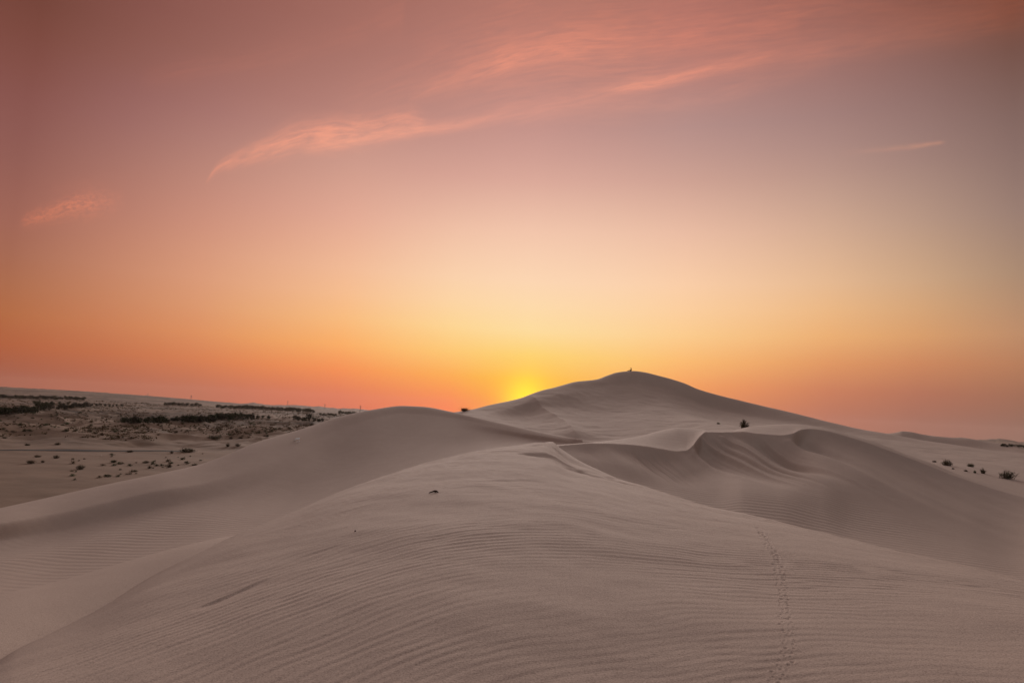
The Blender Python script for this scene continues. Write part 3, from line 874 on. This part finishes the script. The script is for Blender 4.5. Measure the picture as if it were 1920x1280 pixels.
# many small bushes: a few kinds, then copies
protos = []
for i in range(8):
    (sv, sf), (lv, lf) = shrub_meshes(1.0, random.uniform(.38, .62), 22, 150, .075, random.random())
    me = bpy.data.meshes.new('scrub_bush')
    n = len(sv)
    me.from_pydata([tuple(v) for v in sv + lv], [], sf + [tuple(k + n for k in f) for f in lf])
    me.materials.append(M_LEAF[i % 3])
    protos.append(me)
ZONES = [  # label, group, count, photo polygon (x0, x1, ytop(x), ybottom(x)), size range in m
    ('small dark bush dotted over the pale speckled slope under the long tree row', 'bushes on the pale speckled slope', 78, (400, 545), ([400, 470, 545], [792, 789, 797]), ([400, 470, 545], [818, 818, 805]), (.7, 1.7)),
    ('small dry bush scattered on the hummocky ground between the road and the dark trees', 'bushes on the hummocky ground', 105, (0, 235), ([0, 100, 235], [779, 773, 778]), ([0, 100, 235], [812, 809, 812]), (.6, 1.6)),
    ('small dark bush on the sandy rise beneath the dense block of trees', 'bushes on the sandy rise', 36, (220, 400), ([220, 320, 400], [797, 794, 795]), ([220, 300, 400], [812, 812, 806]), (.7, 1.6)),
    ('low dry tuft sprinkled on the near plain below the road', 'tufts on the near plain', 46, (130, 385), ([130, 330, 385], [852, 852, 850]), ([130, 250, 385], [905, 893, 862]), (.35, 1.0)),
    ('tiny bush on the sand ridge running down to the rounded dune', 'bushes on the sand ridge', 16, (520, 580), ([520, 580], [790, 793]), ([520, 580], [803, 797]), (.5, 1.1)),
]
for lab, grp, n, (x0, x1), yt, yb, (s0, s1) in ZONES:
    for k in range(n):
        px = random.uniform(x0, x1)
        a, b = np.interp(px, *yt), np.interp(px, *yb)
        py = random.uniform(a, b)
        p, r = hit(px, py, 60)
        o = bpy.data.objects.new('scrub_bush', random.choice(protos)); COL.objects.link(o)
        s = (s0 + (s1 - s0) * random.random() ** 2) * 1.25
        o.location = p; o.rotation_euler = (0, 0, random.uniform(0, 6.28)); o.scale = (s * random.uniform(.9, 1.5), s, s * random.uniform(.7, 1.2))
        tag(o, lab, 'bush', grp)


# low scrub that covers the ground farther out, too small and too much to count
vs, fs = [], []
k = 0
while k < 5200:
    px = random.uniform(-60, 690)
    a_ = random.uniform(R(-45), R(-9)); r = 235 + 1300 * random.random() ** 1.7
    x, y = math.sin(a_) * r, math.cos(a_) * r
    d = float(perlin(x / 90 + 3, y / 130, 201)) + .6 * float(perlin(x / 30, y / 40, 202)) + (.25 if r > 480 else -.12)
    if d < random.uniform(-.1, .5): continue
    k += 1
    z = ground(a_, r); sz = random.uniform(.35, .8) * (1 + r / 900)
    for i in range(7):
        leaf(vs, fs, (x + random.gauss(0, .55) * sz * 1.3, y + random.gauss(0, .55) * sz * 1.3, z + abs(random.gauss(.25, .25)) * sz), sz * .55)
sc_o = mesh_obj('scrub', vs, fs, M_LEAF[1])
tag(sc_o, 'low brown scrub covering the far desert plain', 'scrub', None, 'stuff')


# trees
def tree_proto(name, h, wdt, crownm, nclump=34, per=16, hang=.2):
    root = empty(name, (0, 0, 0))
    bm = bmesh.new()
    ringn = 6
    def limb(p0, p1, a, b):
        p0, p1 = Vector(p0), Vector(p1)
        d = (p1 - p0).normalized(); s = d.orthogonal().normalized(); u = d.cross(s)
        v0 = [bm.verts.new(p0 + (s * math.cos(k * 6.283 / ringn) + u * math.sin(k * 6.283 / ringn)) * a) for k in range(ringn)]
        v1 = [bm.verts.new(p1 + (s * math.cos(k * 6.283 / ringn) + u * math.sin(k * 6.283 / ringn)) * b) for k in range(ringn)]
        for k in range(ringn): bm.faces.new((v0[k], v0[(k + 1) % ringn], v1[(k + 1) % ringn], v1[k]))
    limb((0, 0, -.3), (.05 * h, 0, .38 * h), .05 * h, .035 * h)
    tips = []
    for k in range(5):
        a = k * 1.257 + random.uniform(-.3, .3)
        tip = (math.cos(a) * wdt * .28, math.sin(a) * wdt * .28, h * random.uniform(.62, .82))
        limb((.05 * h, 0, .36 * h), tip, .026 * h, .010 * h); tips.append(tip)
    me = bpy.data.meshes.new('trunk'); bm.to_mesh(me); bm.free(); me.materials.append(M_TRUNK)
    o = bpy.data.objects.new('trunk', me); COL.objects.link(o); o.parent = root
    vs, fs = [], []
    for k in range(nclump):
        while True:
            x, y, z = random.uniform(-1, 1), random.uniform(-1, 1), random.uniform(-1, 1)
            if x * x + y * y + z * z < 1: break
        c = Vector((x * wdt * .46, y * wdt * .46, h * (.56 + .40 * z)))
        if z < 0: c.z -= hang * h * random.random() * (x * x + y * y)
        for i in range(per):
            p = c + Vector((random.gauss(0, .11), random.gauss(0, .11), random.gauss(0, .08))) * wdt
            p.z = max(p.z, .08 * h)
            leaf(vs, fs, p, .075 * wdt * random.uniform(.7, 1.4))
    mesh_obj('crown', vs, fs, crownm, root)
    return root


tprot = [tree_proto('desert_tree', 1.0, w_, M_CROWN[i % 2]) for i, w_ in enumerate((1.0, 1.2, .85, 1.35, 1.05, .75))]
used_t = [False] * len(tprot)


def plant_tree(px, py, hp, label, group, rmin=150, k=None):
    k = random.randrange(len(tprot)) if k is None else k
    p, r = hit(px, py, rmin)
    if not used_t[k]:
        o = tprot[k]; used_t[k] = True
    else: o = copy_tree(tprot[k])
    o.location = p - Vector((0, 0, .1)); o.rotation_euler = (0, 0, random.uniform(0, 6.28))
    h = px2m(hp, r, px) * 1.15
    o.scale = (h, h, h)
    tag(o, label, 'tree', group)
    return o


ROWS = [  # label, group, [(px, base y, height px) ...] or (x0, x1, n, base y0, base y1, h0, h1)
    ('dark bushy tree in the thick row standing nearest on the left plain', 'trees of the thick near row', (-14, 66, 17, 777.5, 773.5, 9, 12.5)),
    ('small dark tree among the loose group trailing off behind the thick near row', 'trees trailing behind the near row', (104, 170, 13, 767, 763, 4, 8)),
    ('dark tree in the dense block above the sandy rise', 'trees of the dense block', (231, 316, 17, 793, 793, 7, 12)),
    ('low dark tree linking the dense block with the next group of trees', 'low linking trees', (320, 336, 4, 789, 790, 4, 8)),
    ('dark round tree in the middle group of the long tree row', 'trees of the middle group', (340, 402, 12, 791.5, 791, 8, 12)),
    ('dark tree in the group above the speckled slope', 'trees above the speckled slope', (398, 477, 16, 787.5, 787, 8, 12)),
    ('tree of the straight shelter belt far across the plain', 'trees of the shelter belt', (448, 590, 46, 765.5, 773.8, 4.5, 6.5)),
    ('small tree of the short far row near the rounded dune', 'trees of the short far row', (600, 632, 10, 778.5, 779.8, 2.5, 4)),
    ('hazy little tree of the farthest row beside the rounded dune', 'trees of the farthest row', (634, 668, 12, 775.5, 776.5, 3, 4.5)),
    ('grey hazy tree in the distant grove left of the pylons', 'trees of the distant grove', (308, 378, 18, 760, 762, 3.5, 6)),
    ('distant hazy tree leading into the shelter belt', 'trees leading into the belt', (404, 450, 13, 764, 766.5, 3.5, 5.5)),
    ('tree of the dark belt under the far low hills', 'trees of the belt under the hills', (-20, 160, 44, 746, 750.5, 4, 6.5)),
    ('scattered low tree on the open ground behind the near row', 'scattered trees behind the near row', (60, 230, 22, 757, 763, 2.5, 4.5)),
    ('dark tree in the far wood past the end of the right dunes', 'trees of the far wood at the right', (1876, 1960, 24, 836, 841, 3, 5)),
]
for lab, grp, (x0, x1, n, b0, b1, h0, h1) in ROWS:
    for k in range(n):
        u = (k + random.uniform(.2, .8)) / n
        plant_tree(x0 + (x1 - x0) * u, b0 + (b1 - b0) * u + random.gauss(0, .35), random.uniform(h0, h1), lab, grp)
for px, py, hp, lab in [
        (71, 771, 17, 'tallest dark tree standing up from the end of the near row'),
        (82, 769, 13, 'broad dark tree beside the tallest tree of the near row'),
        (93, 769, 14, 'rounded dark tree last in the group of tall trees by the near row'),
        (122, 769, 8, 'lone dark tree standing in front of the loose trailing group'),
        (483, 786, 7, 'first of three single trees past the end of the long row, next to it'),
        (492, 785.5, 5.5, 'middle one of three single trees past the end of the long row'),
        (503, 785.5, 4.5, 'smallest single tree, farthest from the end of the long row'),
        (553, 788, 8, 'dark tree at the start of the green clump by the rounded dune'),
        (560, 789, 8, 'second dark tree in the green clump by the rounded dune'),
        (570, 789.5, 7, 'low tree in the middle of the green clump by the rounded dune'),
        (580, 790, 13, 'tallest tree of the green clump by the rounded dune'),
        (589, 790.5, 7, 'bright green low tree beside the tallest of the clump'),
        (598, 790.5, 5, 'small dark tree next to last in the clump by the rounded dune'),
        (604, 790.5, 6, 'dark tree nearest to the flank of the rounded dune')]:
    plant_tree(px, py, hp, lab, 'trees standing apart on the plain', k=1 if 'broad' in lab else None)


# ------------------------------------------------------------------ pylons and a far building
def bar(bm, a, b, t):
    a, b = Vector(a), Vector(b)
    d = (b - a).normalized(); s = d.orthogonal().normalized() * t; u = d.cross(s)
    v = [bm.verts.new(p + k) for p in (a, b) for k in (s + u, s - u, -s - u, -s + u)]
    for k in range(4): bm.faces.new((v[k], v[(k + 1) % 4], v[4 + (k + 1) % 4], v[4 + k]))
    bm.faces.new(v[:4]); bm.faces.new(v[4:])


def bm_obj(name, bm, mat, parent=None):
    me = bpy.data.meshes.new(name); bm.to_mesh(me); bm.free(); me.materials.append(mat)
    o = bpy.data.objects.new(name, me); COL.objects.link(o)
    if parent is not None: o.parent = parent
    return o


pyl = empty('power_pylon', (0, 0, 0))
bm = bmesh.new()
lv = [(0, 3.0), (8, 2.2), (16, 1.4), (24, .8), (31, .4)]
for (z0, a), (z1, b) in zip(lv, lv[1:]):
    for sx_, sy_ in ((1, 1), (1, -1), (-1, -1), (-1, 1)):
        bar(bm, (a * sx_, a * sy_, z0), (b * sx_, b * sy_, z1), .12)
    for s in (1, -1):
        bar(bm, (-a, a * s, z0), (b, b * s, z1), .05); bar(bm, (a, a * s, z0), (-b, b * s, z1), .09)
        bar(bm, (a * s, -a, z0), (b * s, b, z1), .05); bar(bm, (a * s, a, z0), (b * s, -b, z1), .09)
bm_obj('lattice_tower', bm, M_STEEL, pyl)
for z, wd in ((22, 6.5), (26, 5.2), (30, 4.0)):
    bm = bmesh.new()
    bar(bm, (-wd, 0, z), (wd, 0, z), .14); bar(bm, (-wd, 0, z), (0, 0, z + 1.4), .05); bar(bm, (wd, 0, z), (0, 0, z + 1.4), .09)
    for s in (-1, 1): bar(bm, (s * wd, 0, z), (s * wd, 0, z - 1.5), .1)
    bm_obj('cross_arm', bm, M_STEEL, pyl)
for i, (px, r, lab) in enumerate([(676, 2500, 'faint steel power pylon closest to the rounded dune'), (609, 3000, 'faint steel power pylon standing above the gap between the far tree rows'),
                                  (539, 3600, 'faint steel power pylon over the middle of the shelter belt'), (357, 3300, 'faint steel power pylon behind the distant grove'), (275, 3700, 'faint steel power pylon left of the distant grove')]):
    o = pyl if i == 0 else copy_tree(pyl)
    az = ray(px, 760)[0]
    o.location = (math.sin(az) * r, math.cos(az) * r, ground(az, r)); o.scale = (.8, .8, .8); o.rotation_euler = (0, 0, -az + .5)
    tag(o, lab, 'pylon', 'power pylons on the horizon')

p, r = hit(462, 764.5, 400)
az = ray(462, 764)[0]
bld = empty('farm_building', p, -az)
wd = px2m(17, r, 462)
bm = bmesh.new()
bmesh.ops.create_cube(bm, size=1.0, matrix=Matrix.Translation((0, 0, 1.6)) @ Matrix.Diagonal((wd, 8, 3.2, 1)))
bmesh.ops.bevel(bm, geom=bm.edges[:], offset=.05, segments=1)
bm_obj('wall', bm, M_WHITE, bld)
vs = [(-wd / 2 - .4, -4.5, 3.21), (wd / 2 + .4, -4.5, 3.21), (wd / 2 + .4, 4.5, 3.21), (-wd / 2 - .4, 4.5, 3.21), (-wd / 2 - .4, 0, 4.3), (wd / 2 + .4, 0, 4.3)]
mesh_obj('roof', vs, [(0, 1, 5, 4), (2, 3, 4, 5), (0, 4, 3), (1, 2, 5), (3, 2, 1, 0)], M_WHITE, bld)
for k in (-.3, 0.05, .33):
    bm = bmesh.new()
    bmesh.ops.create_cube(bm, size=1.0, matrix=Matrix.Translation((k * wd, -4.03, 1.3)) @ Matrix.Diagonal((1.6, .1, 2.0, 1)))
    bm_obj('door', bm, M_STEEL, bld)
tag(bld, 'long low white farm building in front of the shelter belt', 'building')

# ------------------------------------------------------------------ litter and driftwood on the sand
def skin_obj(name, verts, edges, radii, mat, parent=None, sub=2, root=0):
    me = bpy.data.meshes.new(name)
    me.from_pydata([tuple(v) for v in verts], edges, [])
    o = bpy.data.objects.new(name, me); COL.objects.link(o)
    o.modifiers.new('skin', 'SKIN').use_smooth_shade = True
    for i, r_ in enumerate(radii):
        sv = me.skin_vertices[0].data[i]
        sv.radius = r_ if isinstance(r_, tuple) else (r_, r_); sv.use_root = (i == root)
    if sub:
        s = o.modifiers.new('sub', 'SUBSURF'); s.levels = sub; s.render_levels = sub
    me.materials.append(mat)
    if parent is not None: o.parent = parent
    return o


p, r = hit(814, 924, 6)
tw = empty('driftwood', p, .15)
tw.scale = (.5, .5, .5)
skin_obj('branch', [(-.16, 0, -.01), (-.08, .01, .018), (0, 0, .045), (.06, .0, .05), (.11, -.01, .02), (.15, -.02, -.01), (.03, .03, .075), (-.04, -.04, .02)],
         [(0, 1), (1, 2), (2, 3), (3, 4), (4, 5), (2, 6), (1, 7)], [.012, .018, .026, .028, .02, .01, .008, .012], M_WOOD, tw, 1)
skin_obj('broken_end', [(.02, .02, .0), (.05, .05, .03), (.09, .05, .015)], [(0, 1), (1, 2)], [.015, .018, .008], M_WOOD, tw, 1)
tag(tw, 'short dark piece of driftwood half buried on the rippled near slope', 'driftwood')
p, r = hit(666, 996, 6)
o = skin_obj('pebble', [(-.02, 0, .0), (0, 0, .012), (.022, .004, .004)], [(0, 1), (1, 2)], [.012, .018, .011], M_WOOD, None, 1)
o.location = p; o.scale = (.5, .5, .5)
tag(o, 'tiny dark pebble on the rippled near slope by its left edge', 'pebble')
for px, py, s, lab in [(557.5, 826, 1.0, 'largest crumpled white paper scrap on the flank of the rounded dune'), (552.5, 828, .6, 'small white paper scrap lying beside the largest scrap on the rounded dune'),
                       (557, 830.5, .55, 'lowest white paper scrap on the flank of the rounded dune'), (560.5, 829, .4, 'smallest white paper flake on the flank of the rounded dune'), (190, 855, .9, 'lone white paper scrap on the plain near the road')]:
    p, r = hit(px, py, 20)
    n = 5
    vs, fs = [], []
    for i in range(n):
        for j in range(n):
            vs.append(((i / (n - 1) - .5) * .17 * s + random.gauss(0, .008), (j / (n - 1) - .5) * .13 * s, .03 * s + .07 * s * random.random() + .05 * s * i / n))
    for i in range(n - 1):
        for j in range(n - 1): fs.append((i * n + j, (i + 1) * n + j, (i + 1) * n + j + 1, i * n + j + 1))
    o = mesh_obj('paper_scrap', vs, fs, M_PAPER)
    so = o.modifiers.new('thick', 'SOLIDIFY'); so.thickness = .002
    o.location = p; o.rotation_euler = (.3, 0, random.uniform(0, 6)); o.scale = (1.6, 1.6, 1.6)
    tag(o, lab, 'paper scrap', 'white paper scraps')

# ------------------------------------------------------------------ the person resting on the summit
az, t = ray(1183.0, 696)
j = np.searchsorted(AZG, az)
tt = (Z[:, j] - EYE) / np.maximum(RG, .1)
i = int(np.argmax(np.where(RG > 150, tt, -9)))
P0 = Vector((math.sin(az) * RG[i], math.cos(az) * RG[i], Z[i, j]))
per = empty('person', P0 - Vector((0, 0, .08)), 0)
per.scale = (1.12, 1.12, 1.12)
V, E, Rd = [], [], []


def vx(p, rad, link=None):
    V.append(Vector(p)); Rd.append(rad)
    if link is not None: E.append((link, len(V) - 1))
    return len(V) - 1


# faces -x (towards the sunset), sitting, trunk leaning back a little, legs stretched down the slope
pel = vx((0, 0, .12), (.15, .13))
sp1 = vx((.05, 0, .28), (.14, .12), pel); sp2 = vx((.07, 0, .44), (.155, .12), sp1); chest = vx((.05, 0, .56), (.15, .11), sp2)
nk = vx((.02, 0, .66), .055, chest); hd0 = vx((-.02, 0, .74), .075, nk); hd1 = vx((-.03, 0, .83), .095, hd0); hd2 = vx((-.02, 0, .90), .07, hd1)
for s in (-1, 1):
    hp_ = vx((-.05, .10 * s, .11), .10, pel); kn = vx((-.45, .14 * s, .17 + (.06 if s > 0 else 0)), .065, hp_); an = vx((-.84, .12 * s, -.02), .042, kn)
    ft = vx((-.93, .13 * s, .05), .036, an); vx((-.95, .14 * s, .15), .028, ft)
    sh = vx((.05, .19 * s, .55), .07, chest); el_ = vx((-.10, .25 * s, .34), .048, sh); wr = vx((-.30, .17 * s, .27), .032, el_)
    pm = vx((-.36, .15 * s, .255), .036, wr)
    for q_, ln in enumerate((.062, .072, .068, .052)):
        y0 = (.15 + (q_ - 1.5) * .021) * s
        k1 = vx((-.36 - ln * .7, y0, .25), .010, pm); vx((-.36 - ln * 1.15, y0, .222), .008, k1)
    th = vx((-.345, .115 * s, .25), .011, pm); vx((-.385, .10 * s, .235), .009, th)
Rd = [tuple(q * 1.5 for q in r_) if isinstance(r_, tuple) else (r_ * 1.45 if r_ > .03 else r_) for r_ in Rd]
body = skin_obj('body', V, E, Rd, M_CLOTH, per, 1, pel)
body.data.materials.append(M_SKIN)
hair_v, hair_f = [], []
bm = bmesh.new()
bmesh.ops.create_icosphere(bm, subdivisions=2, radius=.105, matrix=Matrix.Translation((.01, 0, .865)) @ Matrix.Diagonal((1.0, .92, .9, 1)))
for v in list(bm.verts):
    if v.co.x < -.055 and v.co.z < .88: bm.verts.remove(v)
bm_obj('hair', bm, M_HAIR, per)
bm = bmesh.new()
bmesh.ops.create_cone(bm, cap_ends=True, segments=6, radius1=.017, radius2=.006, depth=.035, matrix=Matrix.Translation((-.132, 0, .80)) @ Matrix.Rotation(-1.57, 4, 'Y'))
bm_obj('nose', bm, M_SKIN, per)
tag(per, 'person in dark clothes sitting on the summit with legs stretched down the slope', 'person')

# ------------------------------------------------------------------ evening haze over the plain
bm = bmesh.new()
bmesh.ops.create_cube(bm, size=1.0, matrix=Matrix.Translation((0, 0, 65)) @ Matrix.Diagonal((13900, 13900, 170, 1)))
hm = bpy.data.materials.new('haze_air'); hm.use_nodes = True
ht_ = hm.node_tree; ht_.nodes.clear()
ho = ht_.nodes.new('ShaderNodeOutputMaterial'); pv = ht_.nodes.new('ShaderNodeVolumePrincipled')
pv.inputs['Color'].default_value = (.95, .74, .64, 1); pv.inputs['Density'].default_value = 2.6e-5; pv.inputs['Anisotropy'].default_value = .3
ht_.links.new(pv.outputs[0], ho.inputs['Volume'])
hz = bm_obj('haze', bm, hm)
tag(hz, 'thin evening haze over the desert', 'haze', None, 'stuff')
